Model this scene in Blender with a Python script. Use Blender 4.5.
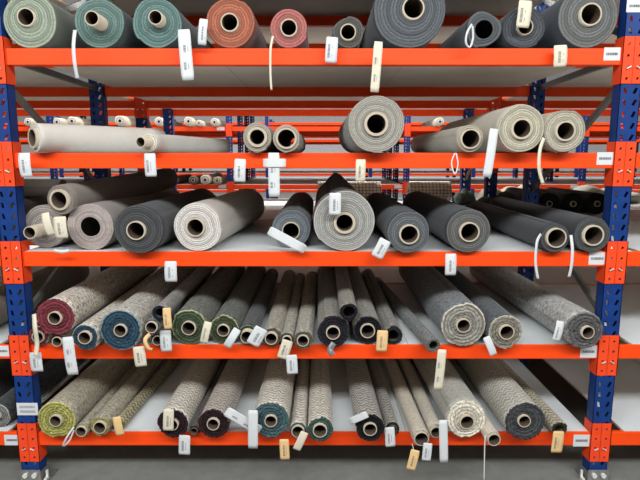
import bpy, bmesh, math, random
from mathutils import Vector, Matrix
C = bpy.context.scene
for o in list(bpy.data.objects): bpy.data.objects.remove(o)
random.seed(7)
PI = math.pi
# ---------------------------------------------------------------- camera
F = 535.0; TH = math.atan(0.155); CT = math.cos(TH); TT = 0.155; CZ = 1.56
cam = bpy.data.objects.new('camera', bpy.data.cameras.new('camera')); C.collection.objects.link(cam)
cam.location = (0, 0, CZ); cam.rotation_euler = (PI/2 - TH, 0, 0)
cam.data.sensor_width = 36; cam.data.lens = F/640*36; cam.data.clip_start = 0.05; cam.data.clip_end = 200
C.camera = cam
# ---------------------------------------------------------------- light
w = bpy.data.worlds.new('world'); C.world = w; w.use_nodes = True
w.node_tree.nodes['Background'].inputs[0].default_value = (1.0, 0.94, 0.88, 1)
w.node_tree.nodes['Background'].inputs[1].default_value = 0.225
def area(name, loc, aim, sx, sy, power, col=(0.97, 0.99, 1.0)):
    l = bpy.data.lights.new(name, 'AREA'); l.shape = 'RECTANGLE'; l.size = sx; l.size_y = sy; l.energy = power; l.color = col
    o = bpy.data.objects.new(name, l); C.collection.objects.link(o); o.location = loc
    o.rotation_euler = (Vector(aim) - Vector(loc)).to_track_quat('-Z', 'Y').to_euler(); return o
area('aisle_light', (0, -1.2, 4.1), (0, 2.4, 1.0), 9, 0.8, 450)
area('aisle_light', (0, 8.0, 3.35), (0, 5.6, 0.6), 16, 0.4, 560)
area('aisle_light', (0, 12.9, 4.6), (0, 12.9, 0), 22, 0.4, 800)
area('aisle_light', (0, 18.9, 4.6), (0, 18.9, 0), 26, 0.4, 1000)
C.view_settings.view_transform = 'Standard'; C.view_settings.look = 'None'
C.view_settings.exposure = 0.0; C.view_settings.gamma = 1; C.view_settings.use_curve_mapping = False
# ---------------------------------------------------------------- helpers
def tt(y):
    v = (y-240)/F; return (v+TT)/(1-v*TT)
def px(x, y, d):
    t = tt(y); return Vector(((x-320)/F*d*CT*(1+t*TT), d, CZ-t*d))
def scale_at(y, d):                     # metres per pixel
    return d*CT*(1+tt(y)*TT)/F
def lin(c):
    return tuple((v/255/12.92 if v/255 <= 0.04045 else ((v/255+0.055)/1.055)**2.4) for v in c) + (1,)
def nodes(name):
    m = bpy.data.materials.new(name); m.use_nodes = True
    return m, m.node_tree, m.node_tree.nodes['Principled BSDF']
def mk(nt, typ, **kw):
    n = nt.nodes.new(typ)
    for k, v in kw.items(): setattr(n, k, v)
    return n
def mixc(nt, fac, a, b, blend='MIX'):
    n = nt.nodes.new('ShaderNodeMix'); n.data_type = 'RGBA'; n.blend_type = blend
    for s, v in ((0, fac), (6, a), (7, b)):
        if hasattr(v, 'links') or hasattr(v, 'is_linked'): nt.links.new(v, n.inputs[s])
        else: n.inputs[s].default_value = v
    return n.outputs[2]
def mth(nt, op, a, b=None, c=None):
    n = nt.nodes.new('ShaderNodeMath'); n.operation = op
    for i, v in enumerate((a, b, c)):
        if v is None: continue
        if hasattr(v, 'is_linked'): nt.links.new(v, n.inputs[i])
        else: n.inputs[i].default_value = v
    return n.outputs[0]
def noise(nt, vec, scale, detail=3, rough=0.6):
    n = nt.nodes.new('ShaderNodeTexNoise'); n.inputs['Scale'].default_value = scale
    n.inputs['Detail'].default_value = detail; n.inputs['Roughness'].default_value = rough
    if vec is not None: nt.links.new(vec, n.inputs['Vector'])
    return n.outputs[0]
def ramp(nt, fac, lo, hi):
    n = nt.nodes.new('ShaderNodeMapRange'); nt.links.new(fac, n.inputs[0])
    n.inputs[1].default_value = lo; n.inputs[2].default_value = hi; return n.outputs[0]
def sc(c, k): return tuple(min(1, v*k) for v in c[:3]) + (1,)
def plain(name, rgb, rough=0.5, metal=0.0, var=0.12, nscale=12, spec=0.5, bump=0.0):
    m, nt, b = nodes(name); c = lin(rgb)
    tc = mk(nt, 'ShaderNodeTexCoord')
    f = noise(nt, tc.outputs['Object'], nscale, 4)
    nt.links.new(mixc(nt, ramp(nt, f, 0.3, 0.7), sc(c, 1-var), sc(c, 1+var)), b.inputs['Base Color'])
    b.inputs['Roughness'].default_value = rough; b.inputs['Metallic'].default_value = metal
    b.inputs['Specular IOR Level'].default_value = spec
    if bump:
        bp = mk(nt, 'ShaderNodeBump'); bp.inputs['Strength'].default_value = bump; bp.inputs['Distance'].default_value = 0.002
        nt.links.new(noise(nt, tc.outputs['Object'], nscale*8, 2), bp.inputs['Height']); nt.links.new(bp.outputs[0], b.inputs['Normal'])
    return m
CACHE = {}
def end_mat(rgb, rim=None, shag=0.0):
    key = ('end', rgb, rim, shag)
    if key in CACHE: return CACHE[key]
    m, nt, b = nodes('fabric_edge'); c = lin(rgb)
    uv = mk(nt, 'ShaderNodeUVMap'); sp = mk(nt, 'ShaderNodeSeparateXYZ'); nt.links.new(uv.outputs[0], sp.inputs[0])
    u = sp.outputs[0]
    tc = mk(nt, 'ShaderNodeTexCoord'); ob = tc.outputs['Object']
    wob = mth(nt, 'MULTIPLY', mth(nt, 'SUBTRACT', noise(nt, ob, 20, 2), 0.5), 0.65)
    uw = mth(nt, 'ADD', u, wob)
    fr = mth(nt, 'FRACT', uw)
    groove = mth(nt, 'SUBTRACT', 1.0, ramp(nt, mth(nt, 'ABSOLUTE', mth(nt, 'SUBTRACT', fr, 0.5)), 0.30, 0.5))
    groove = mth(nt, 'SUBTRACT', 1.0, groove)
    wn = mk(nt, 'ShaderNodeTexWhiteNoise', noise_dimensions='1D'); nt.links.new(mth(nt, 'FLOOR', uw), wn.inputs['W'])
    per = wn.outputs[0]
    col = mixc(nt, per, sc(c, 0.74), sc(c, 1.22))
    fine = noise(nt, ob, 160 if not shag else 110, 3, 0.7)
    col = mixc(nt, ramp(nt, fine, 0.3, 0.6), sc(c, 0.6 - 0.1*shag), col)
    col = mixc(nt, mth(nt, 'MULTIPLY', groove, 0.8), col, sc(c, 0.28))
    if rim:
        rimf = ramp(nt, mth(nt, 'ADD', sp.outputs[1], mth(nt, 'MULTIPLY', wob, 0.08)), 0.90, 0.94)
        col = mixc(nt, rimf, col, lin(rim))
    nt.links.new(col, b.inputs['Base Color'])
    b.inputs['Roughness'].default_value = 0.95; b.inputs['Specular IOR Level'].default_value = 0.15
    bp = mk(nt, 'ShaderNodeBump'); bp.inputs['Strength'].default_value = 0.5; bp.inputs['Distance'].default_value = 0.003
    nt.links.new(fine, bp.inputs['Height']); nt.links.new(bp.outputs[0], b.inputs['Normal'])
    CACHE[key] = m; return m
def side_mat(rgb, pat='plain', rgb2=None):
    key = ('side', rgb, pat, rgb2)
    if key in CACHE: return CACHE[key]
    m, nt, b = nodes('fabric_' + pat); c = lin(rgb); c2 = lin(rgb2) if rgb2 else sc(c, 0.5)
    tc = mk(nt, 'ShaderNodeTexCoord'); ob = tc.outputs['Object']
    uv = mk(nt, 'ShaderNodeUVMap'); sp = mk(nt, 'ShaderNodeSeparateXYZ'); nt.links.new(uv.outputs[0], sp.inputs[0])
    fine = noise(nt, ob, 130, 3, 0.7); rough = 0.92
    if pat == 'plain':
        col = mixc(nt, ramp(nt, fine, 0.3, 0.7), sc(c, 0.86), sc(c, 1.08))
    elif pat == 'vinyl':
        col = mixc(nt, ramp(nt, noise(nt, ob, 9, 3), 0.3, 0.7), sc(c, 0.92), sc(c, 1.05)); rough = 0.55
    elif pat == 'tweed':
        st = mk(nt, 'ShaderNodeMapping'); nt.links.new(uv.outputs[0], st.inputs[0]); st.inputs['Scale'].default_value = (45, 130, 1)
        f = noise(nt, st.outputs[0], 1.0, 3, 0.7)
        f = mth(nt, 'ADD', mth(nt, 'MULTIPLY', f, 0.7), mth(nt, 'MULTIPLY', fine, 0.3))
        col = mixc(nt, ramp(nt, f, 0.42, 0.56), c2, c)
    else:   # chevron
        tri = mth(nt, 'PINGPONG', sp.outputs[0], 0.019)
        k = mth(nt, 'ADD', sp.outputs[1], mth(nt, 'MULTIPLY', tri, 1.0))
        k = mth(nt, 'ADD', k, mth(nt, 'MULTIPLY', noise(nt, ob, 38, 3), 0.036))
        f = mth(nt, 'PINGPONG', k, 0.0135)
        f = mth(nt, 'ADD', mth(nt, 'MULTIPLY', f, 47), mth(nt, 'MULTIPLY', fine, 0.9))
        col = mixc(nt, ramp(nt, f, 0.45, 1.05), c2, c)
    nt.links.new(col, b.inputs['Base Color'])
    b.inputs['Roughness'].default_value = rough; b.inputs['Specular IOR Level'].default_value = 0.25
    if pat != 'vinyl':
        b.inputs['Sheen Weight'].default_value = 0.15
        bp = mk(nt, 'ShaderNodeBump'); bp.inputs['Strength'].default_value = 0.4; bp.inputs['Distance'].default_value = 0.002
        nt.links.new(fine, bp.inputs['Height']); nt.links.new(bp.outputs[0], b.inputs['Normal'])
    CACHE[key] = m; return m
M = {
 'orange': plain('orange_paint', (248, 74, 16), 0.5, 0, 0.05, 6, 0.25),
 'orange2': plain('orange_paint_worn', (240, 74, 32), 0.5, 0, 0.08, 14, 0.25),
 'blue': plain('blue_paint', (16, 54, 118), 0.45, 0, 0.18, 18, 0.3),
 'galv': plain('galvanised_steel', (150, 150, 146), 0.4, 0.6, 0.15, 20),
 'brace': plain('grey_brace_paint', (112, 112, 106), 0.5, 0.3, 0.1, 10),
 'clip': plain('zinc_clip', (235, 235, 230), 0.35, 0.3, 0.05),
 'board': plain('white_laminate_board', (216, 222, 224), 0.55, 0, 0.05, 3),
 'raw': plain('chipboard_edge', (226, 205, 170), 0.8, 0, 0.15, 80),
 'under': plain('board_underside_bounce', (238, 224, 206), 0.8, 0, 0.06, 4),  # lightened and warmed so the colour carries bounce light from the floor
 'card': plain('cardboard', (184, 172, 152), 0.85, 0, 0.1, 40),
 'cardin': plain('cardboard_inner_shaded', (84, 70, 58), 0.9, 0, 0.15, 40),  # darker copy of the cardboard, shade of the core holes painted in
 'tag': plain('white_paper', (208, 211, 212), 0.7, 0, 0.03, 30),
 'cream': plain('cream_paper', (214, 206, 184), 0.7, 0, 0.05, 30),
 'kraft': plain('kraft_paper', (226, 190, 134), 0.75, 0, 0.07, 30),
 'ink': plain('ink', (92, 94, 100), 0.7, 0, 0.1, 30),
 'fadeink': plain('faded_ink', (150, 152, 156), 0.7, 0, 0.1, 30),
 'film': plain('clear_film', (130, 130, 132), 0.2, 0, 0.3, 60),
}
def concrete():
    m, nt, b = nodes('concrete_floor'); tc = mk(nt, 'ShaderNodeTexCoord'); ob = tc.outputs['Object']
    f = mth(nt, 'ADD', mth(nt, 'MULTIPLY', noise(nt, ob, 1.2, 5), 0.6), mth(nt, 'MULTIPLY', noise(nt, ob, 14, 4), 0.4))
    nt.links.new(mixc(nt, ramp(nt, f, 0.3, 0.7), lin((106, 108, 105)), lin((138, 139, 135))), b.inputs['Base Color'])
    b.inputs['Roughness'].default_value = 0.45; return m
M['floor'] = concrete()
def setp(o, label=None, cat=None, group=None, kind=None):
    if label: o['label'] = label
    if cat: o['category'] = cat
    if group: o['group'] = group
    if kind: o['kind'] = kind
    return o
def empty(name, loc, rz=0):
    o = bpy.data.objects.new(name, None); C.collection.objects.link(o); o.empty_display_size = 0.05
    o.location = loc; o.rotation_euler = (0, 0, rz)
    o['_m'] = 0; del o['_m']
    return o
ROOTM = {}
def wm(o):
    m = Matrix.LocRotScale(o.location, o.rotation_euler, None)
    return wm(o.parent) @ m if o.parent else m
def link(name, bm, mats, parent=None, world=True, smooth=False, loc=None):
    """bm vertices in world coordinates when world, else in the parent's frame"""
    if world and parent is not None: bm.transform(wm(parent).inverted())
    if parent is None and loc is not None: bm.transform(Matrix.Translation(-Vector(loc)))
    me = bpy.data.meshes.new(name); bm.normal_update(); bm.to_mesh(me); bm.free()
    for m in (mats if isinstance(mats, (list, tuple)) else [mats]): me.materials.append(m)
    if smooth:
        for p in me.polygons: p.use_smooth = True
    o = bpy.data.objects.new(name, me); C.collection.objects.link(o)
    if parent is not None: o.parent = parent
    elif loc is not None: o.location = loc
    return o
def box(bm, x0, x1, y0, y1, z0, z1, mi=0, bev=0.0):
    vs = [bm.verts.new((x, y, z)) for x in (x0, x1) for y in (y0, y1) for z in (z0, z1)]
    fs = [(0,1,3,2),(4,6,7,5),(0,4,5,1),(2,3,7,6),(0,2,6,4),(1,5,7,3)]
    out = [bm.faces.new([vs[i] for i in f]) for f in fs]
    for f in out: f.material_index = mi
    if bev:
        es = list({e for f in out for e in f.edges})
        r = bmesh.ops.bevel(bm, geom=es, offset=bev, segments=2, affect='EDGES', profile=0.6)
        for f in r['faces']: f.material_index = mi
    return out
def bar(bm, a, b_, wx, wy, mi=0):
    a = Vector(a); b_ = Vector(b_); d = (b_-a).normalized()
    s = d.cross(Vector((0, 0, 1))) if abs(d.z) < 0.95 else Vector((1, 0, 0)); s.normalize(); u = s.cross(d)
    ring = [s*wx/2+u*wy/2, -s*wx/2+u*wy/2, -s*wx/2-u*wy/2, s*wx/2-u*wy/2]
    A = [bm.verts.new(a+r) for r in ring]; B = [bm.verts.new(b_+r) for r in ring]
    for i in range(4): bm.faces.new((A[i], A[(i+1)%4], B[(i+1)%4], B[i])).material_index = mi
    bm.faces.new(A[::-1]).material_index = mi; bm.faces.new(B).material_index = mi
def disc(bm, c, r, depth, mi=0, n=10):            # short cylinder along y, centre of its front at c
    A = [bm.verts.new((c[0]+r*math.cos(2*PI*i/n), c[1], c[2]+r*math.sin(2*PI*i/n))) for i in range(n)]
    B = [bm.verts.new((v.co.x, c[1]+depth, v.co.z)) for v in A]
    for i in range(n): bm.faces.new((A[i], A[(i+1)%n], B[(i+1)%n], B[i])).material_index = mi
    bm.faces.new(A[::-1]).material_index = mi; bm.faces.new(B).material_index = mi
def holed_cell(bm, x0, x1, z0, z1, y, hole, th=0.003, mi=0):
    """plate cell in the plane y with a polygonal hole given as 4 (x,z); has thickness"""
    out = [(x0, z0), (x1, z0), (x1, z1), (x0, z1)]
    F_ = [bm.verts.new((a, y, b)) for a, b in out]; H = [bm.verts.new((a, y, b)) for a, b in hole]
    Fb = [bm.verts.new((a, y+th, b)) for a, b in out]; Hb = [bm.verts.new((a, y+th, b)) for a, b in hole]
    for i in range(4):
        j = (i+1) % 4
        bm.faces.new((F_[i], F_[j], H[j], H[i])).material_index = mi
        bm.faces.new((Fb[j], Fb[i], Hb[i], Hb[j])).material_index = mi
        bm.faces.new((H[i], H[j], Hb[j], Hb[i])).material_index = mi
# ---------------------------------------------------------------- structure
bm = bmesh.new(); box(bm, -16, 16, -4, 26, -0.1, 0)
setp(link('floor', bm, M['floor']), kind='structure')
bm = bmesh.new(); box(bm, -16, 16, 26, 26.2, 0, 7)
setp(link('wall_back', bm, plain('painted_wall', (222, 224, 226), 0.8)), kind='structure')
# ---------------------------------------------------------------- racks
BT = [0.251, 0.690, 1.134, 1.579, 2.023, 2.465]         # beam tops, bottom level first
DT = [z for z in BT]                      # deck tops
BH = 0.069; PW = 0.09; PD = 0.06
def upright_bm(top=2.62, front=1, z0=0.0):
    bm = bmesh.new()
    n = int((top-z0-0.02)/0.05)
    yb = 0.0 if front > 0 else PD-0.003
    for k in range(n):
        a = z0+0.02+k*0.05; m = a+0.025
        for s in (-1, 1):
            x0, x1 = (-PW/2, 0) if s < 0 else (0, PW/2); cx = s*0.022
            h = [(cx-0.008-s*0.004, m-0.010), (cx+0.004-s*0.004, m-0.014), (cx+0.008+s*0.004, m+0.010), (cx-0.004+s*0.004, m+0.014)]
            holed_cell(bm, x0, x1, a, a+0.05, yb, h)
    box(bm, -PW/2, PW/2, yb, yb+0.003, z0, z0+0.02)
    for s in (-1, 1):
        x0, x1 = sorted((s*PW/2, s*(PW/2-0.003)))
        box(bm, x0, x1, 0, PD, z0, top)
        l0, l1 = sorted((s*PW/2, s*(PW/2-0.018)))
        ya, yb2 = (PD-0.003, PD) if front > 0 else (0, 0.003)
        box(bm, l0, l1, ya, yb2, z0, top)
    g = 0.0006 if front > 0 else -0.0006
    return bm
def connector(parent, xp, side, y, zt, mat, front=1, fine=True):
    """orange end connector hooked over half of an upright; side=+1 is the half towards +x"""
    bm = bmesh.new(); zb, zu = zt-0.148, zt+0.048
    x0, x1 = sorted((xp + side*0.0012, xp + side*(PW/2+0.004)))
    yf = y-0.005 if front > 0 else y+PD+0.002
    if fine and front > 0:
        cx = xp+side*0.024
        zs = [zb, zb+0.046, zb+0.098, zb+0.140, zu]
        for a, b_ in zip(zs, zs[1:]):
            m = (a+b_)/2 - 0.002; r = 0.0055
            holed_cell(bm, x0, x1, a, b_, yf, [(cx-r, m-r), (cx+r, m-r*0.6), (cx+r, m+r), (cx-r*0.7, m+r)], 0.0035)
    else: box(bm, x0, x1, yf, yf+0.003, zb, zu)
    fx0, fx1 = sorted((xp+side*(PW/2+0.0005), xp+side*(PW/2+0.004)))
    box(bm, fx0, fx1, y-0.005, y+PD+0.004, zb, zu)
    if fine and front > 0:
        bar(bm, (xp+side*0.028, yf-0.004, zb+0.062), (xp+side*0.012, yf-0.009, zb+0.072), 0.006, 0.004, 1)
    return link('end_connector', bm, [mat, M['clip']], parent)
def beam(parent, xa, xb, y, zt, mat, depth=0.045, y0=None, y1=None):
    bm = bmesh.new(); box(bm, xa, xb, y, y+depth, zt-BH, zt-0.0125, 0, 0.004); box(bm, xa, xb, y, y+0.010, zt-0.02, zt, 0, 0.003)
    return link('beam', bm, mat, parent)
def deck(parent, xa, xb, ya, yb, z, n=3, name='shelf_board'):
    wdt = (xb-xa)/n; bm = bmesh.new()
    for i in range(n):
        fs = box(bm, xa+i*wdt+0.0015, xa+(i+1)*wdt-0.0015, ya, yb, z-0.012, z)
        fs[0].material_index = 1; fs[1].material_index = 1; fs[2].material_index = 1; fs[3].material_index = 1
        fs[4].material_index = 2
    return link(name, bm, [M['board'], M['raw'], M['under']], parent)
XL, XR = -1.405, 1.350
BAY = XR-XL
posts = [XL-BAY, XL, XR, XR+BAY]
def foot(parent, x, y, s):
    bm = bmesh.new()
    box(bm, x-0.05, x+0.05, y-0.012, y-0.006, 0, 0.062, 0, 0.0015)
    box(bm, x-0.065, x+0.085 if s > 0 else x+0.065, y-0.03, y+PD+0.03, 0, 0.006)
    box(bm, x+s*0.05-0.002, x+s*0.05+0.002, y-0.012, y+PD, 0, 0.05)
    for dx in (-0.022, 0.022): disc(bm, (x+dx, y-0.022, 0.036), 0.012, 0.012, 1, 8)
    disc(bm, (x+s*0.07, y-0.01, 0.012), 0.008, 0.02, 1, 6)
    bar(bm, (x+s*0.072, y+0.01, 0.0), (x+s*0.072, y+0.01, 0.05), 0.01, 0.01, 1)
    return link('foot_plate', bm, [M['galv'], M['clip']], parent)
def label_plate(parent, cx, cy, wpx, hpx, d, lab, name='location_label', rot=0, nb=2):
    c = px(cx, cy, d); s = scale_at(cy, d); w2, h2 = wpx*s/2, hpx*s/2
    bm = bmesh.new(); box(bm, c.x-w2, c.x+w2, d-0.0012, d, c.z-h2, c.z+h2)
    rr = random.Random(int(cx*7+cy)); x = c.x-w2*0.5
    for row in range(nb):
        zc = c.z + (0 if nb == 1 else h2*(0.35-0.75*row)); x = c.x-w2*0.72
        hh = h2*0.2
        while x < c.x+w2*0.72:
            ww = rr.uniform(0.0012, 0.004); box(bm, x, min(x+ww, c.x+w2*0.74), d-0.0018, d-0.0011, zc-hh, zc+hh, 1); x += ww+rr.uniform(0.0008, 0.002)
    return setp(link(name, bm, [M['tag'], M['ink'] if nb == 1 else M['fadeink']], parent), lab)

# main rack (the one in front)
Y0 = 2.4
rack = setp(empty('pallet_rack', (0, Y0, 0)), 'orange and blue racking in the foreground holding five shelves of fabric rolls', 'rack')
def braces(parent, xf, xr, ya, yb, zs, mat):
    for i, (za, zb) in enumerate(zs):
        bm = bmesh.new(); bar(bm, (xf, ya, za), (xr, yb, zb), 0.018, 0.032); link('brace', bm, mat, parent)
me_up = None
YR = 3.58      # rear uprights
rear_x = [-1.455-BAY-0.02, -1.455, 1.418, 1.418+BAY+0.02]
ups = []
for xp in posts:
    b_ = upright_bm(2.62); b_.transform(Matrix.Translation((xp, Y0, 0)))
    u = link('upright', b_, M['blue'], rack); ups.append(u)
    foot(u, xp, Y0, 1 if xp < 0 else -1)
for xp in rear_x:
    b_ = upright_bm(2.62); b_.transform(Matrix.Translation((xp, YR, 0)))
    u = link('upright', b_, M['blue'], rack)
for xf, xr in zip(posts, rear_x):
    braces(rack, xf, xr, Y0+PD*0.7, YR+0.01, [(0.12, 0.12), (0.80, 1.25), (1.90, 1.34), (2.00, 2.00), (2.08, 2.55)], M['brace'])
bays = [(posts[i], posts[i+1]) for i in range(3)]
rbays = [(rear_x[i], rear_x[i+1]) for i in range(3)]
BL = {}
for k in range(6):
    for bi, ((xa, xb), (ra, rb)) in enumerate(zip(bays, rbays)):
        bb = beam(rack, xa+PW/2+0.004, xb-PW/2-0.004, Y0+0.004, BT[k], M['orange'])
        BL[(k, bi)] = bb
        connector(bb, xa, 1, Y0, BT[k], M['orange2']); connector(bb, xb, -1, Y0, BT[k], M['orange2'])
        beam(rack, ra+PW/2, rb-PW/2, YR+0.03, BT[k], M['orange'], 0.045)
        deck(rack, max(xa, ra)+0.052, min(xb, rb)-0.052, Y0+0.0145, YR+0.028, BT[k])
for k, (cx, cy) in {4: (612, 54), 3: (605, 158.5), 2: (597, 258.5), 1: (588.5, 351.5), 0: (581.5, 440.5)}.items():
    label_plate(BL[(k, 1)], cx, cy, 16.5, 12.5, Y0+0.004, 'white location label with small print', nb=1)
label_plate(BL[(1, 0)], 3, 351, 12, 11, Y0+0.004, 'white location label with small print', nb=1)
label_plate(BL[(0, 0)], 12, 440, 15, 11, Y0+0.004, 'white location label with small print', nb=1)
label_plate(ups[1], 27.5, 409, 21, 13, Y0-0.0, 'white printed notice stuck on the upright', 'notice_label')
label_plate(ups[2], 636, 6, 19, 12, Y0-0.0, 'white printed notice stuck on the upright', 'notice_label', nb=1)

# middle rack: back to back behind it
YM0, YM1 = 4.46, 5.30
mid = setp(empty('pallet_rack', (0, YM0, 0)), 'second orange and blue racking standing directly behind the front racking', 'rack')
mposts = [-1.458-BAY-0.03, -1.458, 1.425, 1.425+BAY+0.03]
for xp in mposts:
    for yy in (YM0, YM1-PD):
        b_ = upright_bm(2.62); b_.transform(Matrix.Translation((xp, yy, 0))); link('upright', b_, M['blue'], mid)
    braces(mid, xp, xp, YM0+PD, YM1-PD, [(0.14, 0.7), (1.30, 0.74), (1.95, 1.35)], M['brace'])
for k in range(6):
    for xa, xb in zip(mposts, mposts[1:]):
        b1 = beam(mid, xa+PW/2+0.004, xb-PW/2-0.004, YM0+0.004, BT[k], M['orange'])
        connector(b1, xa, 1, YM0, BT[k], M['orange2']); connector(b1, xb, -1, YM0, BT[k], M['orange2'])
        b2 = beam(mid, xa+PW/2+0.004, xb-PW/2-0.004, YM1-0.045, BT[k], M['orange'])
        deck(mid, xa+0.052, xb-0.052, YM0+0.0145, YM1-0.046, BT[k])
        deck(mid, xa+0.052, xb-0.052, YR+0.080, YM0-0.008, BT[k], name='bridging_board')
# far racks across the aisles
def far_rack(y0, label, levels, fine):
    r = setp(empty('pallet_rack', (0, y0, 0)), label, 'rack')
    ps = [XL+BAY*i for i in range(-3, 5)] if not fine else [XL+BAY*i for i in range(-2, 4)]
    cuts = (0, 1.18, 2.06, 2.9)
    for xp in ps:
        for yy in cuts:
            if fine: b_ = upright_bm(2.62)
            else: b_ = bmesh.new(); box(b_, -PW/2, PW/2, 0, PD, 0, 2.62)
            b_.transform(Matrix.Translation((xp, y0+yy, 0))); link('upright', b_, M['blue'], r)
    for k in levels:
        for xa, xb in zip(ps, ps[1:]):
            for i, yy in enumerate(cuts):
                bb = beam(r, xa+PW/2+0.004, xb-PW/2-0.004, y0+yy+0.004, BT[k], M['orange'])
                if i == 0 and fine:
                    connector(bb, xa, 1, y0, BT[k], M['orange2'], fine=False); connector(bb, xb, -1, y0, BT[k], M['orange2'], fine=False)
                    b_ = bmesh.new(); box(b_, xb-PW/2-0.14, xb-PW/2-0.02, y0+0.001, y0+0.003, BT[k]-0.056, BT[k]-0.008); link('location_label', b_, M['tag'], bb)
            deck(r, xa+0.052, xb-0.052, y0+0.0145, y0+2.9, BT[k], 1)
    return r
far_rack(8.4, 'distant orange racking across the aisle with cream rolls on it', (0, 1, 2, 3, 4, 5), True)
far_rack(14.4, 'farthest orange racking beyond the distant aisle', (1, 2, 3, 4, 5), False)

# ---------------------------------------------------------------- rolls
def roll_bm(R, L, rc, squash=(0, 0), shag=0.0, pitch=0.007, lod=1, seed=0, flap=0.0, oc=(0, 0)):
    """local frame: axis +y, axis centre at (0, *, R); front face at y=0. slot 0 side, slot 1 end"""
    rr = random.Random(seed); bm = bmesh.new(); uvl = bm.loops.layers.uv.new('UVMap')
    NA = 72 if lod else 24
    nl = max(2, int(round((R-rc)/pitch))) if lod else 3
    pitch = (R-rc)/nl
    per = 3 if lod else 1; rings = nl*per
    p1, p2, p3 = [rr.uniform(0, 6.28) for _ in range(3)]
    seam = rr.uniform(0, NA)
    def shape(a, k):        # k 0..1 from core to rim
        return 1 + k*(squash[0]*math.cos(2*(a-PI/2)) + squash[1]*math.sin(3*a+p1)*0.6 + 0.008*math.sin(5*a+p2)*(1 if lod else 0) + (0.004*math.sin(9*a+p3) if shag else 0))
    lay = [rr.uniform(-1, 1) for _ in range(nl+2)]
    def pos(i, j, y):
        s = i/per; a = 2*PI*j/NA
        fr = (((j-seam) % NA)/NA)
        r = rc + (s - (1-fr)*min(1, s)*1.0*(0.55))*pitch if i else rc
        k = max(0, (r-rc)/(R-rc)); r *= shape(a, k)
        return Vector((r*math.cos(a)+oc[0]*(1-k), y, r*math.sin(a)+oc[1]*(1-k)))
    grid = []
    for i in range(rings+1):
        row = []
        li = min(nl, i//per); ph = i % per
        for j in range(NA):
            dy = {0: 0.0035, 1: -0.001, 2: -0.001}[ph] if lod else 0
            dy += 0.0028*lay[li] * (1 if ph else 0.3) * (0.6 + 0.4*math.sin(2*PI*j/NA*2+lay[li]*9))
            if i == rings: dy = 0.002
            if shag: dy += rr.uniform(-1, 1)*0.0035*shag
            v = pos(i, j, dy)
            if shag and i >= rings-1:
                q = 1+rr.uniform(-0.012, 0.014)*shag; v.x *= q; v.z *= q
            row.append(bm.verts.new(v))
        grid.append(row)
    def quad(a, b, c, d, mi, uvs):
        f = bm.faces.new((a, b, c, d)); f.material_index = mi; f.smooth = True
        for l, u in zip(f.loops, uvs): l[uvl].uv = u
    for i in range(rings):
        for j in range(NA):
            j2 = (j+1) % NA
            fa = ((j-seam) % NA)/NA; fb = fa+1/NA
            quad(grid[i][j], grid[i][j2], grid[i+1][j2], grid[i+1][j], 1,
                 [(i/per+0.0, i/rings), (i/per, i/rings), ((i+1)/per, (i+1)/rings), ((i+1)/per, (i+1)/rings)])
    ny = 12 if lod else 2
    prev = grid[-1]; yp = 0.0
    for q in range(1, ny+1):
        y = L*(q/ny)**1.3
        row = []
        for j in range(NA):
            v = pos(rings, j, y)
            if lod and 0 < q < ny:
                k = 1 + 0.006*math.sin(y*7+p1+j*2*PI/NA*2)
                v.x *= k; v.z = v.z*k
            row.append(bm.verts.new(v))
        for j in range(NA):
            j2 = (j+1) % NA; ua, ub = 2*PI*R*j/NA, 2*PI*R*(j+1)/NA
            quad(prev[j], prev[j2], row[j2], row[j], 0, [(ua, yp), (ub, yp), (ub, y), (ua, y)])
        prev = row; yp = y
    inn = [bm.verts.new(pos(0, j, L)) for j in range(NA)]
    for j in range(NA):
        j2 = (j+1) % NA; quad(prev[j], prev[j2], inn[j2], inn[j], 1, [(nl, 1), (nl, 1), (0, 0), (0, 0)])
    # rest on z = 0
    zmin = min(v.co.z for v in bm.verts)
    for v in bm.verts: v.co.z -= zmin
    return bm, -zmin
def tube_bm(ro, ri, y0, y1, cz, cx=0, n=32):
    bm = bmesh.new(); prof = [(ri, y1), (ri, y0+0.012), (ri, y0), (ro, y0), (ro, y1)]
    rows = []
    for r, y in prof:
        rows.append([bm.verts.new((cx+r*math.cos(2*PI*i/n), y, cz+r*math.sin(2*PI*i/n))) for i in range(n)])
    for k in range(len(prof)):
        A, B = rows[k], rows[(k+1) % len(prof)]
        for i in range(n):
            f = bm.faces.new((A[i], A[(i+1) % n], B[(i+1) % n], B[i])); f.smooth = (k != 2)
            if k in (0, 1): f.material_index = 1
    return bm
PAPER = {'w': 'tag', 'c': 'cream', 'k': 'kraft'}
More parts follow.
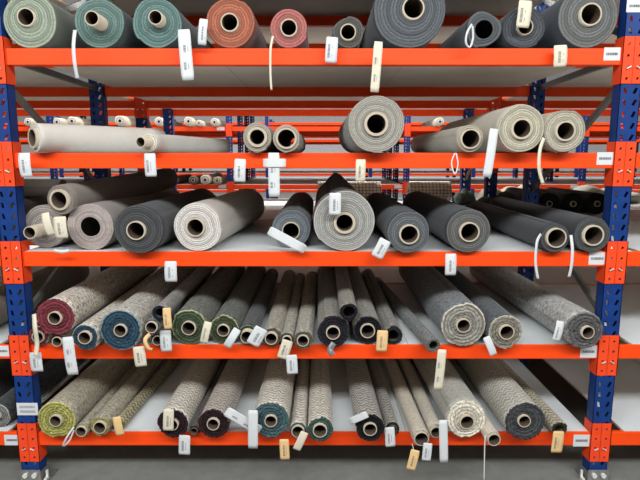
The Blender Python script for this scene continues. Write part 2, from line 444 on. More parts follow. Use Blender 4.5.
def tag(root, d, cx, cy, wp, hp, ang=0, col='w', bend=0.2, holes=True, printed=True, seed=0):
    """paper tag: wp x hp pixels at depth d, turned ang degrees clockwise, curling by bend"""
    s = scale_at(cy, d); c = px(cx, cy, d); W, H = wp*s, hp*s
    rr = random.Random(int(cx*13+cy*7)); bm = bmesh.new(); nz = 10; nx = 4; th = 0.0008
    ca, sa = math.cos(math.radians(ang)), math.sin(math.radians(ang))
    tw = rr.uniform(-0.1, 0.1)
    def P(u, v, o=0.0):            # u,v in -0.5..0.5
        x, z = u*W, v*H
        y = -bend*H*(0.25 - v*v)*0.9 + tw*u*W + o + 0.10*H*abs(v)*rr0
        return Vector((c.x + x*ca + z*sa, c.y + y, c.z - x*sa + z*ca))
    rr0 = rr.uniform(-0.3, 0.3)*bend
    cr = 0.12
    def edge(u, v):                 # rounded ends
        k = max(0, (abs(v)-0.5+cr*0.5)/(cr*0.5)); return u*(1-0.10*k*k)
    G = [[[bm.verts.new(P(edge(i/nx-0.5, j/nz-0.5), j/nz-0.5, o)) for i in range(nx+1)] for j in range(nz+1)] for o in (0, th)]
    for j in range(nz):
        for i in range(nx):
            bm.faces.new((G[0][j][i], G[0][j][i+1], G[0][j+1][i+1], G[0][j+1][i]))
            bm.faces.new((G[1][j][i], G[1][j+1][i], G[1][j+1][i+1], G[1][j][i+1]))
    rim = [(j, 0) for j in range(nz+1)] + [(nz, i) for i in range(1, nx+1)] + [(j, nx) for j in range(nz-1, -1, -1)] + [(0, i) for i in range(nx-1, 0, -1)]
    for q in range(len(rim)):
        a, b_ = rim[q], rim[(q+1) % len(rim)]
        bm.faces.new((G[0][a[0]][a[1]], G[0][b_[0]][b_[1]], G[1][b_[0]][b_[1]], G[1][a[0]][a[1]]))
    for f in bm.faces: f.smooth = True
    def patch(u0, u1, v0, v1, mi=1):
        vs = [bm.verts.new(P(u, v, -0.0006)) for u, v in ((u0, v0), (u1, v0), (u1, v1), (u0, v1))]
        bm.faces.new(vs).material_index = mi
    if printed and wp > 6:
        long_ = H > W; blocks = 1 if hp < 30 and wp < 30 else 2
        for b_ in range(blocks):
            vc = -0.05 if blocks == 1 else (0.12, -0.22)[b_]
            uc = rr.uniform(-0.12, 0.12); ext = 0.26 if blocks == 1 else 0.07
            k = -ext
            if H >= W:
                while k < ext:      # barcode beside a text line
                    e = rr.uniform(0.010, 0.03)*(22/hp)
                    patch(uc-0.22, uc-0.02, vc+k, vc+min(k+e, ext)); k += e + rr.uniform(0.012, 0.03)*(22/hp)
                patch(uc+0.12, uc+0.17, vc-ext*0.8, vc+ext*0.7, 2)
            else:
                while k < ext:
                    e = rr.uniform(0.01, 0.03)*(22/wp)
                    patch(vc+k, vc+min(k+e, ext), uc-0.2, uc); k += e + rr.uniform(0.01, 0.03)*(22/wp)
    return setp(link('paper_tag', bm, [M[PAPER[col]], M['ink'], M['fadeink']], root),
                {'w': 'white paper tag', 'c': 'cream paper tag', 'k': 'tan paper tag'}[col])
def strip(root, d, pts, wp, col='w', name='paper_tag'):
    """narrow curled tag or string along pixel points (x, y, forward offset in m)"""
    bm = bmesh.new(); n = len(pts); W = [px(x, y, d-o) for x, y, o in pts]; s = scale_at(pts[0][1], d)*wp/2
    # smooth
    Q = []
    for i in range(n-1):
        p0, p1, p2, p3 = W[max(0, i-1)], W[i], W[i+1], W[min(n-1, i+2)]
        for k in range(5):
            t = k/5; Q.append(0.5*((2*p1)+(p2-p0)*t+(2*p0-5*p1+4*p2-p3)*t*t+(3*p1-p0-3*p2+p3)*t**3))
    Q.append(W[-1]); rows = []
    for i, q in enumerate(Q):
        t = (Q[min(i+1, len(Q)-1)]-Q[max(i-1, 0)]).normalized(); sd = t.cross(Vector((0, 1, 0)))
        if sd.length < 1e-3: sd = Vector((1, 0, 0))
        sd.normalize(); nn = sd.cross(t)*0.0007
        rows.append([bm.verts.new(q+sd*s+nn), bm.verts.new(q-sd*s+nn), bm.verts.new(q-sd*s-nn), bm.verts.new(q+sd*s-nn)])
    for A, B in zip(rows, rows[1:]):
        for i in range(4): bm.faces.new((A[i], A[(i+1) % 4], B[(i+1) % 4], B[i])).smooth = True
    bm.faces.new(rows[0][::-1]); bm.faces.new(rows[-1])
    o = link(name, bm, M[PAPER[col]], root)
    if name == 'paper_tag': setp(o, {'w': 'white paper tag', 'c': 'cream paper tag', 'k': 'tan paper tag'}[col])
    return o
NAMES = {'n': 0}
def roll(shelf, cx, cy, r, rc, end, side, label, pat='plain', side2=None, rear=None, L=1.3, df=None, prot=0.012, rim=None,
         shag=0.0, squash=(0, 0), core=True, corecol='card', tilt=0.0, tags=(), pitch=0.009, group=None, stacked=False, oc=(0, 0), lod=1, hole=None):
    z = DT[shelf] if shelf is not None else 0
    k = CT*(1+tt(cy)*TT)/F
    if df is None:
        tc_ = tt(cy); df = 2.33
        if not stacked and shelf is not None and shelf < 3:
            df = (CZ-z)/(tc_ + r*k); df = max(2.2, min(2.75, df))
    s = k*df; R = r*s; RC = min(rc*s, R*0.86)
    c = px(cx, cy, df)
    zb = (c.z - R) if stacked else z + 0.0008
    base = Vector((c.x, df, zb))
    if rear is None: rx = c.x; 
    else:
        dr = df+L*0.9; rx = px(rear, 240, dr).x/(CT*1.0)*CT
        t_r = (CZ-(zb+R))/dr; rx = (rear-320)/F*dr*CT*(1+t_r*TT)
    yaw = math.atan2(-(rx-c.x), math.sqrt(max(0.01, L*L-(rx-c.x)**2)))
    NAMES['n'] += 1
    root = setp(empty('fabric_roll', base, yaw), label, 'fabric roll', group); root.rotation_euler = (tilt, 0, yaw)
    bm, cz = roll_bm(R, L, RC*1.03, squash, shag, pitch, lod, NAMES['n'], 0, (oc[0]*s, oc[1]*s))
    link('fabric', bm, [side_mat(side, pat, side2), end_mat(end, rim, shag)], root, world=False)
    if core:
        ri = RC*0.86 if hole is None else min(hole*s+0.0012, RC*0.9)
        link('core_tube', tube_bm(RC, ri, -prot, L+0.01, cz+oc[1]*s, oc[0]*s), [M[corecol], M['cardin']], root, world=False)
    for t in tags: t(root, df-prot-0.012)
    return root
def T(*a, dd=0.0, **k): return lambda root, d: tag(root, min(d, 2.36)-dd, *a, **k)
def S(pts, wp, dd=0.0, **k): return lambda root, d: strip(root, min(d, 2.36)-dd, pts, wp, **k)

# --- top shelf (level 4)
G4 = dict(shelf=4, df=2.41, pitch=.0115)
roll(cx=29.5, cy=20.5, r=27.3, rc=9, end=(152,162,144), side=(98,104,92), label='pale sage green roll at the left end of the top shelf', oc=(-2,3), **G4)
roll(cx=99, cy=22.5, r=25, rc=7, end=(106,130,124), side=(66,76,74), label='teal green roll with protruding core, left of the other teal roll on the top shelf', prot=0.09, oc=(1.5,-0.5), squash=(-.02,.03),
     tags=(S([(75,30,0),(73.5,45,.02),(74.5,62,.02),(77.5,79,.0)], 3.6),), **G4)
roll(cx=157, cy=22, r=25, rc=7, end=(104,130,126), side=(72,82,82), label='teal green roll with long white tag beside the rust orange roll', prot=0.05, oc=(2,3), squash=(.0,.03),
     tags=(T(186,55,12.5,49,-3,bend=.1),), **G4)
roll(cx=230, cy=23.5, r=25, rc=9, end=(172,106,84), side=(112,62,44), label='rust orange roll with dark open core on the top shelf', corecol='card', tags=(T(203,32,8.5,25,6,bend=.35),), **G4)
roll(cx=289, cy=28, r=19.5, rc=8.5, end=(172,108,102), side=(110,52,48), label='small dusty pink roll on the top shelf',
     tags=(S([(273,36,0),(270.5,50,.02),(270.5,75,.02),(271.5,90,.01)], 2.2, col='c'),), **G4)
roll(cx=348, cy=31, r=16, rc=8, end=(92,92,88), side=(58,60,60), label='smallest charcoal roll on the top shelf, with dented core', squash=(-.02,.06),
     tags=(T(331.5,50,12,25,4,bend=.3),), **G4)
roll(cx=409, cy=11, r=36.5, rc=11, end=(96,100,104), side=(52,58,64), label='largest roll on the top shelf, slate grey with a long cream tag', oc=(4,2),
     tags=(T(376.5,67,9,49,4,col='c',bend=.1,dd=.05),), **G4)
roll(cx=484, cy=30.5, r=18, rc=8.5, end=(92,96,98), side=(56,60,64), label='squashed charcoal roll without cardboard core on the top shelf', squash=(.0,.11), core=False,
     tags=(S([(472,24,0),(467,33,.03),(466,43,.03),(470,47,.01),(473,38,.0),(472.5,26,0)], 2.0),), **G4)
roll(cx=524.5, cy=24, r=21.5, rc=8, end=(84,88,92), side=(56,62,68), label='charcoal roll with a cream tag over its core on the top shelf', squash=(-.03,.05), core=True,
     tags=(T(524,14,13.5,26,4,col='c',bend=.2),), **G4)
roll(cx=587.5, cy=17, r=30.5, rc=11, end=(112,114,112), side=(62,70,78), label='large mid grey roll at the right end of the top shelf', oc=(2,2),
     tags=(T(560,56,13,21,-2,col='c',bend=.3),), **G4)
# --- second shelf (level 3)
G3 = dict(shelf=3)
roll(cx=35, cy=138, r=15, rc=10.5, end=(226,222,210), side=(198,193,184), pat='vinyl', label='white vinyl roll lying askew at the left end of the second shelf', rear=165, L=0.62, df=2.36,
     corecol='card', hole=8, tags=(T(25.5,165,11.5,24,-2,bend=.3),), **G3)
roll(cx=148.5, cy=141, r=10.3, rc=5.2, end=(228,222,206), side=(196,192,184), pat='vinyl', label='slim white roll beside the askew white vinyl roll, second shelf', rear=222, L=0.75, df=2.36, prot=.06,
     tags=(T(150.5,165,11.5,23,-1,bend=.2),), **G3)
roll(cx=257.5, cy=139, r=15.2, rc=10, end=(176,168,152), side=(120,112,104), label='beige roll on second shelf, left of its near twin', df=2.36, L=1.2, hole=7, squash=(.0,.02), pitch=.01,
     tags=(T(240,170.5,11.5,23,3,bend=.3),), **G3)
roll(cx=286.5, cy=140, r=14, rc=10.5, end=(190,182,166), side=(118,108,98), label='beige roll on second shelf above the white paper cross', df=2.36, L=1.0, hole=8.3,
     tags=(T(274,175,11.5,44,0,bend=.05), T(274.5,163,23,8.5,0,bend=.02,printed=False,dd=.006)), **G3)
roll(cx=376, cy=127, r=28.5, rc=12, end=(166,162,152), side=(134,130,124), label='tallest roll of the second shelf, thick light grey', df=2.33, L=1.2, hole=9, pitch=.008,
     tags=(T(360.5,170.5,10,22,1,col='c',bend=.4),), **G3)
roll(cx=470, cy=139, r=14, rc=10, end=(186,178,158), side=(186,182,170), label='small beige roll at the foot of the big cream roll, second shelf', pat='vinyl', df=2.36, L=1.2, hole=8.2,
     tags=(S([(455,153,0),(451.5,163,.01),(455,174,.02),(458,164,.01),(456,153,0)], 1.2),), **G3)
roll(cx=521, cy=128.5, r=24, rc=10.5, end=(188,182,162), side=(202,198,184), label='big cream roll with a loose outer edge on the second shelf', pat='vinyl', df=2.33, L=1.2, hole=8.2, pitch=.01,
     tags=(T(490.5,153,9,48,6,bend=.1,printed=False),), **G3)
roll(cx=564.5, cy=131, r=21.5, rc=10, end=(180,174,156), side=(186,180,164), label='cream roll at the right end of the second shelf', pat='vinyl', df=2.34, L=1.2, hole=8, pitch=.01,
     tags=(S([(544,138,0),(540,150,.02),(539,168,.02),(543,184,.01)], 3.4, col='c'),), **G3)
# --- third shelf (level 2)
G2 = dict(shelf=2)
roll(cx=45, cy=224, r=22, rc=6, end=(176,168,162), side=(140,134,128), label='mauve grey roll with a pale core sticking far out, third shelf left end', prot=.13, oc=(-1,-2), df=2.5, L=1.1,
     tags=(T(48.5,224,8,23,-12,col='c',bend=.5,printed=False),S([(54,250.5,.01),(62,251.8,.01),(69,250.5,.0)],3.2)), **G2)
roll(cx=61, cy=199.5, r=15.5, rc=10.5, end=(150,140,134), side=(132,124,116), label='taupe roll lying on top of other rolls at the left of third shelf', stacked=True, rear=165, L=1.1, df=2.42, tilt=.05, hole=8,
     tags=(T(61,227.5,12.5,22,-3,col='c',bend=.3),), **G2)
roll(cx=63, cy=188, r=9.5, rc=3.5, end=(180,172,160), side=(112,106,98), label='grey roll with pale curled edge lying behind the topmost taupe roll', stacked=True, df=2.9, L=0.9, rear=-60, **G2)
roll(cx=90.5, cy=227, r=23.5, rc=9.5, end=(184,172,166), side=(140,134,126), label='pinkish taupe roll with a crinkled core hole, third shelf', core=False, squash=(.0,.02), L=1.3, pitch=.006, **G2)
roll(cx=138.5, cy=229, r=25, rc=9.5, end=(80,81,82), side=(58,61,64), label='charcoal roll between taupe and off-white rolls, third shelf', hole=8, oc=(-2,-1),
     tags=(T(171,271.5,12,21,1,bend=.3),), **G2)
roll(cx=197.5, cy=227, r=24.8, rc=9.5, end=(214,209,202), side=(186,180,170), label='off-white roll with its far end showing, third shelf', rear=246, L=1.12, hole=7.8, oc=(-1.5,0), **G2)
roll(cx=291, cy=228.5, r=19.8, rc=9, end=(118,126,132), side=(72,74,76), label='slate blue roll with a white tag slanting over it, third shelf', hole=7.8, oc=(0,-2),
     tags=(T(287,240,41,9.5,28,bend=.0,printed=False),), **G2)
big = roll(cx=344.5, cy=221, r=31, rc=11, end=(164,163,158), side=(84,80,76), label='largest roll of the third shelf, light grey with tag on its face', hole=8, rim=(174,172,168), squash=(.0,.015), oc=(0,-1),
     tags=(T(335,204,12,22,1,col='w',bend=.1),), **G2)
bm = bmesh.new(); rows = []
for i in range(13):
    y = 0.10+i*0.1; h = 0.052*math.sin(PI*min(1, (i+1)/6)/2); x0 = 0.004*math.sin(i)
    rows.append([bm.verts.new((a, y, b)) for a, b in ((-.105, .215), (-.055, .262+h*.35), (x0-.012, .268+h), (x0+.012, .266+h), (.06, .258+h*.3), (.105, .215), (0, .20))])
for A, B in zip(rows, rows[1:]):
    for j in range(7): bm.faces.new((A[j], A[(j+1) % 7], B[(j+1) % 7], B[j])).smooth = True
bm.faces.new(rows[0][::-1]); bm.faces.new(rows[-1]); bmesh.ops.recalc_face_normals(bm, faces=bm.faces)
link('loose_fold', bm, side_mat((56,50,48)), big, world=False)['label'] = 'dark fold of loose fabric along the top'
roll(cx=408, cy=232, r=21.5, rc=10, end=(104,108,110), side=(46,52,58), label='dark grey roll right of the largest light grey roll, third shelf', hole=8.2, oc=(1,-2),
     tags=(T(381,248.5,12,20,27,bend=.2),), **G2)
roll(cx=468, cy=230.5, r=22.5, rc=10, end=(106,106,104), side=(44,50,56), label='dark grey roll above the hanging tag, middle right of third shelf', hole=8.3, oc=(1,-1),
     tags=(T(450.5,264.5,11,22,-1,bend=.3,dd=.02),), **G2)
roll(cx=554.5, cy=238, r=15.2, rc=10, end=(86,88,90), side=(56,60,64), label='smaller charcoal roll second from right on the third shelf', hole=8.4, oc=(1,1),
     tags=(S([(541,234,0),(537,242,.02),(535.5,262,.02),(538,279,.01)], 2.6),), **G2)
roll(cx=592.5, cy=234.5, r=18.4, rc=10.5, end=(82,84,84), side=(54,58,62), label='charcoal roll at the right end of the third shelf by the upright', hole=8.6,
     tags=(S([(571,235,0),(572.5,250,.02),(571.5,265,.02),(569,277,.01)], 3.0),), **G2)
# --- fourth shelf (level 1)
G1 = dict(shelf=1)
TW = dict(pat='tweed', shag=1.5, pitch=.0135)
BEI, DK = (222,213,196), (104,102,98)
GRY, DG = (150,152,148), (70,74,76)
roll(cx=55.5, cy=316, r=20, rc=6.7, end=(124,58,66), side=BEI, side2=DK, label='burgundy roll resting on top of the two smaller burgundy rolls', stacked=True, df=2.35,
     tags=(T(70.5,356,11,40,-4,bend=.15),), **TW, **G1)
roll(cx=38, cy=336.5, r=10.4, rc=6, end=(126,62,70), side=BEI, side2=DK, label='small burgundy roll lowest left on the fourth shelf', oc=(1,0), tags=(S([(34,314,0),(35,328,.03),(37,343,.02),(35.5,356,.03)],4.5,col='c'),T(36.5,362,12.5,20,-2,bend=.2)), **TW, **G1)
roll(cx=58, cy=341, r=6, rc=5, end=(110,58,60), side=BEI, side2=DK, label='thin roll tucked under the big burgundy roll', **TW, **G1)
roll(cx=85.5, cy=337, r=14, rc=6.7, end=(56,76,92), side=BEI, side2=DK, label='smaller navy blue roll between burgundy and larger blue rolls', rim=(150,165,172), **TW, **G1)
roll(cx=121, cy=330, r=21.5, rc=6.5, end=(52,78,94), side=(206,202,190), side2=DK, label='large navy blue roll on the fourth shelf', rim=(120,140,150), tags=(T(140,356.5,11.5,21,-5,col='c',bend=.15),), **TW, **G1)
roll(cx=152, cy=326.5, r=7.2, rc=6, end=(70,80,88), side=(150,150,142), side2=DK, label='thin navy edged roll in the middle of the three piled thin rolls', stacked=True, tags=(S([(150,334,.0),(145,340,.02),(148,348,.02),(152,350,.01)],4.0,col='k'),), **TW, **G1)
roll(cx=160, cy=313, r=8.2, rc=4.5, end=(40,50,66), side=(150,148,140), side2=DK, label='dark blue thin roll topmost of the three piled thin rolls', stacked=True, core=False,
     tags=(T(167.5,318.5,8,22,-2,col='k',bend=.2),), **TW, **G1)
roll(cx=158, cy=340, r=7, rc=5, end=(46,58,70), side=(140,140,134), side2=DK, label='thin dark roll at the bottom of the three piled thin rolls', tags=(T(166,341,11,22,-1,bend=.2),), **TW, **G1)
roll(cx=189, cy=327, r=18.5, rc=7.2, end=(78,90,68), side=(120,122,110), side2=(50,54,50), label='large green roll on the fourth shelf', rim=(165,170,135), tags=(T(206,332.5,8,23,14,col='c',bend=.4),), **TW, **G1)
roll(cx=223.5, cy=329, r=15.6, rc=6.2, end=(78,88,64), side=(104,106,98), side2=(44,48,46), label='medium green roll right of the large green roll', rim=(160,166,130), tags=(T(232,338,8,22,32,bend=.5,printed=False),), **TW, **G1)
roll(cx=248, cy=334.5, r=9.8, rc=6.5, end=(66,80,60), side=(80,86,84), side2=(42,46,46), label='small green roll with a protruding core, fourth shelf', prot=.04, rim=(150,156,130), tags=(T(257,336.5,13.5,20,30,bend=.1),), **TW, **G1)
roll(cx=271.5, cy=337, r=10, rc=6.3, end=(110,102,90), side=(176,170,152), side2=(96,92,84), label='small beige grey roll right of the small green roll', rear=288, prot=.02, **TW, **G1)
roll(cx=287, cy=339.5, r=7.2, rc=4.8, end=(100,94,84), side=(176,172,156), side2=(96,92,84), label='thinnest beige roll in the middle of the fourth shelf', rear=300, tags=(T(285,349.5,11,20,18,col='c',bend=.1),), **TW, **G1)
roll(cx=303, cy=340, r=9.8, rc=6, end=(112,106,94), side=(180,176,160), side2=(98,94,86), label='beige roll with a bright core left of the black rolls', rear=312, tags=(T(292,364.5,11,20,-3,bend=.1,dd=.01),), **TW, **G1)
bk1 = roll(cx=333, cy=331.5, r=17, rc=7, end=(42,40,46), side=(150,146,134), side2=(84,82,78), label='black pile roll with a light core and wisp of film, fourth shelf', rear=328, **TW, **G1)
strip(bk1, 2.28, [(334,343,0),(330,350,.01),(333,355,.01)], 6, name='plastic_film').data.materials[0] = M['film']
roll(cx=349, cy=312.5, r=9.3, rc=5.5, end=(40,38,44), side=(146,142,130), side2=(80,78,74), label='coreless black roll lying on top of the black rolls', stacked=True, core=False, squash=(.0,.1), rear=340, **TW, **G1)
roll(cx=367.5, cy=330, r=15, rc=7.4, end=(34,34,40), side=(156,152,142), side2=(82,80,78), label='black roll with a bright ring core, fourth shelf', rear=351, rim=(90,88,84), **TW, **G1)
roll(cx=393, cy=335, r=10, rc=5.5, end=(52,50,52), side=(140,138,130), side2=(76,76,74), label='small dark roll with hollow centre behind a tan tag', core=False, squash=(.0,.06), rear=369, tags=(T(382,341,11,22,3,col='k',bend=.15),), **TW, **G1)
roll(cx=433.5, cy=345, r=7.5, rc=4.2, end=(128,126,118), side=(132,134,132), side2=(66,70,72), label='thin grey roll reaching diagonally back, fourth shelf', core=False, rear=379, L=1.25, df=2.3, tags=(T(440,370,9,43,4,col='c',bend=.1),), **TW, **G1)
roll(cx=463, cy=324.5, r=23, rc=7.2, end=(156,152,142), side=(134,138,140), side2=(62,68,74), label='largest grey roll with layered beige edge on the fourth shelf', rim=(196,190,172), rear=416, **TW, **G1)
roll(cx=506, cy=332, r=17.8, rc=7.6, end=(146,140,128), side=(96,102,106), side2=(48,54,58), label='medium grey roll right of the largest layered grey roll', rim=(180,176,160), rear=446, tags=(T(490,346,7.5,21,-24,bend=.3,printed=False),), **TW, **G1)
roll(cx=584, cy=330, r=20, rc=6.6, end=(98,98,97), side=(190,188,180), side2=(112,116,120), label='long speckled grey roll at the right end of the fourth shelf', rim=(120,120,118), rear=487, L=1.4, oc=(3,-1), tags=(T(558,331,8,21,10,bend=.3),), **TW, **G1)
# --- bottom shelf (level 0)
G0 = dict(shelf=0)
CH = dict(pat='chevron', shag=1.5, pitch=.0135)
CA, CB = (218,211,196), (128,124,118)
roll(cx=56.5, cy=419.5, r=19.5, rc=6.2, end=(172,168,96), side=(178,172,152), side2=(120,112,98), label='large olive yellow roll at the left end of the bottom shelf', rim=(190,184,112), rear=143, **TW, **G0)
roll(cx=82, cy=430.3, r=6.8, rc=5.5, end=(178,172,108), side=(178,172,152), side2=(120,112,98), label='thin yellow roll squeezed between two yellow rolls', tags=(S([(74,427,0),(67,437,.03),(63,446,.02),(69,441,.02),(74,430,.0)],1.6),), **TW, **G0)
roll(cx=100.5, cy=427, r=10.3, rc=6.5, end=(178,170,108), side=(178,172,152), side2=(112,106,92), label='crumpled yellow roll with a tan tag on the bottom shelf', squash=(.0,.07), tags=(T(118.5,426,8.5,20,-8,col='k',bend=.2,printed=False),), **TW, **G0)
roll(cx=119, cy=431, r=6.5, rc=2.5, end=(150,146,80), side=(176,166,130), side2=(70,66,52), label='thin checked roll right of the yellow rolls', core=False, df=2.42, rear=192, **CH, **G0)
roll(cx=172.8, cy=423, r=16, rc=6, end=(50,34,40), side=CA, side2=CB, label='dark plum roll with a cream tag over its core', rear=221, tags=(T(168.5,420,10.5,23,4,col='c',bend=.1),), **CH, **G0)
roll(cx=194.3, cy=430.5, r=5, rc=3.8, end=(62,44,50), side=(120,108,104), side2=(70,62,60), label='tiny plum roll between the two plum rolls', corecol='cardin', tags=(T(184.5,445,11.5,21,3,bend=.1),), **TW, **G0)
roll(cx=213.5, cy=423, r=16, rc=6.3, end=(50,34,38), side=(184,176,164), side2=(110,104,98), label='dark plum roll with a visible core, bottom shelf', rear=250, tags=(T(243,421,40,11,34,bend=.05),), **CH, **G0)
roll(cx=271, cy=420.5, r=19.3, rc=6.3, end=(74,100,104), side=CA, side2=CB, label='large teal blue roll in the middle of the bottom shelf', rear=288, tags=(T(253,429.5,10,41,1,bend=.1,printed=False,dd=.01),), **CH, **G0)
roll(cx=298, cy=430.5, r=8.5, rc=6.5, end=(84,110,110), side=CA, side2=CB, label='thin teal roll between two thicker teal rolls', rear=306, tags=(T(284.5,449.5,9.5,22,-2,col='k',bend=.1,dd=.01),), **CH, **G0)
roll(cx=320, cy=429, r=13.5, rc=7.2, end=(70,98,92), side=CA, side2=CB, label='medium teal green roll with a wide core, bottom shelf', tags=(T(300.5,441,8,21,24,bend=.2,col='c',printed=False),), **CH, **G0)
roll(cx=370, cy=427.5, r=15, rc=6.8, end=(34,34,36), side=(178,174,164), side2=(84,82,78), label='black roll with light zigzag back on the bottom shelf', rear=350, tags=(T(358.5,418,20,7.5,-27,bend=.05,printed=False,dd=.01),), **CH, **G0)
roll(cx=392.5, cy=429, r=7.5, rc=4.5, end=(48,46,44), side=(160,156,146), side2=(76,74,70), label='thin dark zigzag roll beside the black roll', rear=366, corecol='cardin', tags=(T(390,437,10,21,-4,bend=.1),), **CH, **G0)
roll(cx=421, cy=437, r=8.8, rc=7.2, end=(222,213,192), side=(196,188,170), side2=(168,160,146), label='hollow beige roll hanging over the beam with two tags', rear=383, hole=6.4, df=2.28, tags=(T(413,460,9,22,12,col='k',bend=.1,dd=.005), T(427,452,9,19,4,bend=.1), S([(412,444,.0),(413,447,.0),(414,451,.0)],.8,name='string')), **TW, **G0)
roll(cx=435.5, cy=431, r=8, rc=5.7, end=(216,207,188), side=(188,182,166), side2=(160,154,142), label='hollow beige roll behind the long white tag', rear=397, tags=(T(443.5,441.5,8.5,46,-3,bend=.05,printed=False,dd=.02),), **TW, **G0)
roll(cx=466, cy=418.5, r=20.5, rc=7.4, end=(228,220,202), side=(180,180,170), side2=(146,146,138), label='large cream white roll on the bottom shelf', rear=414, oc=(.5,-2), **TW, **G0)
roll(cx=493.5, cy=437.5, r=7.5, rc=6.6, end=(214,204,182), side=(206,198,180), side2=(180,172,156), label='thin cream roll between the cream and dark grey rolls', rear=435, df=2.28, prot=.01, tags=(S([(485,436,.01),(484.5,455,.01),(484,481,.01)],1.1,name='string'),), **TW, **G0)
roll(cx=525.5, cy=421, r=20.6, rc=6.4, end=(76,78,80), side=(196,192,176), side2=(130,132,132), label='large dark grey roll with zigzag back on the bottom shelf', rear=458, oc=(-2,2), **CH, **G0)
roll(cx=559, cy=434.5, r=8, rc=4, end=(62,60,54), side=(190,182,158), side2=(96,92,82), label='crumpled small zigzag roll rightmost on the bottom shelf', core=False, rear=478, L=1.3, df=2.36, squash=(.0,.1), tags=(T(557.5,442,11.5,23,3,col='k',bend=.1),), **CH, **G0)
# --- neighbouring bays
NB = dict(df=2.45, L=1.2)
roll(0, -3, 411, 13, 4, (128,130,128), (70,74,76), 'grey roll at the left picture edge on the bottom shelf', pat='tweed', shag=1, side2=(40,44,46), rim=(170,172,170), **NB)
roll(0, -45, 415, 19, 5, (60,60,62), (62,62,62), 'dark roll in the left neighbouring bay on the bottom shelf', pat='tweed', side2=(34,34,36), lod=1, **NB)
roll(1, -38, 322, 20, 6, (120,110,100), (136,128,116), 'taupe roll in the left neighbouring bay on the fourth shelf', **NB)
roll(2, -38, 225, 24, 6, (150,142,136), (130,124,116), 'grey roll in the left neighbouring bay on the third shelf', **NB)
# ---------------------------------------------------------------- goods behind
def back_roll(x, y, d, r, L, end, side, label, level, yawd=0, pat='plain', side2=None, rc=None, group=None, face=1, lod=0, z=None, core=True):
    s = scale_at(y, d); R = r*s; X = (x-320)/F*d*CT*(1+tt(y)*TT)
    root = setp(empty('fabric_roll', (X, d, DT[level]+0.0008 if z is None else z), math.radians(yawd)), label, 'fabric roll', group)
    RC = (rc or r*0.4)*s
    bm, cz = roll_bm(R, L, RC*1.03, (0, 0), 0, 0.01, lod, int(x*3+y))
    link('fabric', bm, [side_mat(side, pat, side2), end_mat(end)], root, world=False)
    if core: link('core_tube', tube_bm(RC, RC*0.7, -0.01, L+0.01, cz, 0, 16), [M['tag'] if end[0] > 180 else M['card'], M['cardin']], root, world=False)
    return root
CR = (222,214,196)
# rack across the aisle, top level, cream rolls
for (x, y, r, lb) in ((28, 122, 4.2, 'distant cream roll framed beside the left upright'), (57, 122, 4.4, 'distant cream roll seen above the askew white vinyl roll'),
                      (72, 121, 5, 'distant thick cream roll right of a smaller distant one'), (120, 119.5, 5.6, 'distant cream roll between the two rear left uprights'),
                      (159, 122, 4.6, 'distant white roll just right of the third left upright'), (188.5, 121.5, 4.8, 'distant white roll above the slim white roll, right of another distant white one'),
                      (199, 124, 3.2, 'smallest distant cream roll'), (214.5, 123, 4.2, 'distant cream roll left of the distant orange post bracket'),
                      (440, 122, 4.4, 'distant cream roll behind the small beige roll')):
    back_roll(x, y, 8.3, r, 1.2, CR, (206,198,176), lb, 4, group=None)
for (x, y, r, e, lb) in ((172, 178, 4.5, (90,86,80), 'distant dark roll leftmost under the second shelf'), (193, 178, 4.5, (120,112,100), 'distant grey roll beside the distant cream one'),
                         (205, 177, 5.2, CR, 'distant cream roll below the slim white roll'), (217, 178, 4.2, (190,176,150), 'distant tan roll left of the hanging tag'),
                         ):
    back_roll(x, y, 8.35, r, 1.1, e, tuple(int(v*.9) for v in e), lb, 2)
# rack directly behind, third shelf level: bubble patterned rolls lying crosswise
def dots():
    m, nt, b = nodes('dimpled_sheet'); uv = mk(nt, 'ShaderNodeUVMap')
    v = mk(nt, 'ShaderNodeTexVoronoi'); v.inputs['Scale'].default_value = 30; v.inputs['Randomness'].default_value = 0.12; nt.links.new(uv.outputs[0], v.inputs['Vector'])
    nt.links.new(mixc(nt, ramp(nt, v.outputs['Distance'], 0.35, 0.6), lin((214,198,176)), lin((112,94,82))), b.inputs['Base Color'])
    b.inputs['Roughness'].default_value = 0.5
    bp = mk(nt, 'ShaderNodeBump'); bp.invert = True; bp.inputs['Distance'].default_value = 0.006; nt.links.new(v.outputs['Distance'], bp.inputs['Height']); nt.links.new(bp.outputs[0], b.inputs['Normal'])
    return m
DOT = dots()
for (x0, x1, d, R, lb) in ((318, 380, 5.13, .1, 'beige dimpled roll lying crosswise behind the largest light grey roll'), (408, 449, 5.13, .1, 'beige dimpled roll lying crosswise behind the dark grey rolls')):
    X0 = (x0-320)/F*d; X1 = (x1-320)/F*d
    root = setp(empty('dimpled_roll', (X0, d, DT[2]+.001), -PI/2), lb, 'roll')
    bm, cz = roll_bm(R, X1-X0, 0.03, (0, 0), 0, .01, 1, x0); link('sheet', bm, [DOT, end_mat((150,130,110))], root, world=False)
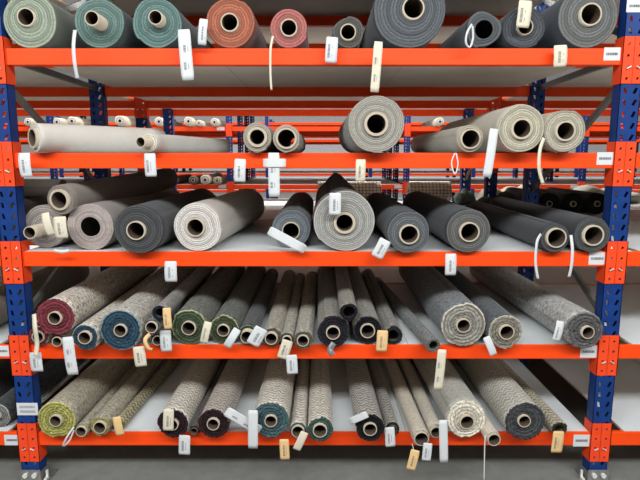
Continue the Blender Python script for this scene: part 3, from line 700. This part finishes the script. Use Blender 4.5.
def heap(name, x0, x1, d, hgt, dep, mat, label, level=2, seed=1):
    """slumped folded cloth lying crosswise on a deck"""
    rr = random.Random(seed); bm = bmesh.new(); n = 26; m_ = 18
    X0 = (x0-320)/F*d; X1 = (x1-320)/F*d; rows = []
    ph = [rr.uniform(0, 6) for _ in range(4)]
    for i in range(n+1):
        u = i/n; x = X0+(X1-X0)*u
        e = (1-abs(2*u-1)**5)**.5
        h = hgt*(0.8+0.2*math.sin(u*9+ph[0])*0.6+0.1*math.sin(u*23+ph[1]))*max(e, .04)
        row = []
        for j in range(m_):
            a = 2*PI*j/m_; c_, s_ = math.cos(a), math.sin(a)
            z = h/2+h/2*math.copysign(abs(s_)**.7, s_); y = dep/2*math.copysign(abs(c_)**.8, c_)*max(e, .1)*(1+.08*math.sin(u*17+a*3+ph[2]))
            row.append(bm.verts.new((x, d+y, DT[level]+.002+max(0, z))))
        rows.append(row)
    for A, B in zip(rows, rows[1:]):
        for j in range(m_): bm.faces.new((A[j], A[(j+1) % m_], B[(j+1) % m_], B[j])).smooth = True
    bm.faces.new(rows[0][::-1]); bm.faces.new(rows[-1])
    bmesh.ops.recalc_face_normals(bm, faces=bm.faces)
    return setp(link(name, bm, mat, None, loc=((X0+X1)/2, d, DT[level])), label, 'folded fabric')
heap('folded_fabric', 478, 545, 5.08, .18, .34, side_mat((218,206,176)), 'beige folded fabric on the rear shelf between the dark uprights', seed=3)
heap('folded_fabric', 547, 640, 5.08, .16, .34, side_mat((176,178,160)), 'pale folded fabric behind the dark rolls near the right upright', seed=5)
heap('folded_fabric', 474, 545, 4.1, .17, .3, side_mat((46,50,46)), 'black folded fabric lying on the rear shelf in front of the beige folded fabric', seed=12)
heap('folded_fabric', 453, 475, 4.9, .14, .26, side_mat((96,116,104)), 'grey green folded fabric left of the beige folded fabric', seed=9)
for (x, y, r, lb) in ((573, 204, 11, 'black roll facing front on the rear shelf, left of its twin'), (597, 203, 11, 'black roll facing front on the rear shelf beside the right upright'),
                      (549, 205, 11, 'black roll on the rear shelf with its end mostly hidden'),
                      ):
    back_roll(x, y, 4.0, r, 0.8, (40,42,42), (36,40,38), lb, 2, rc=3, lod=1)
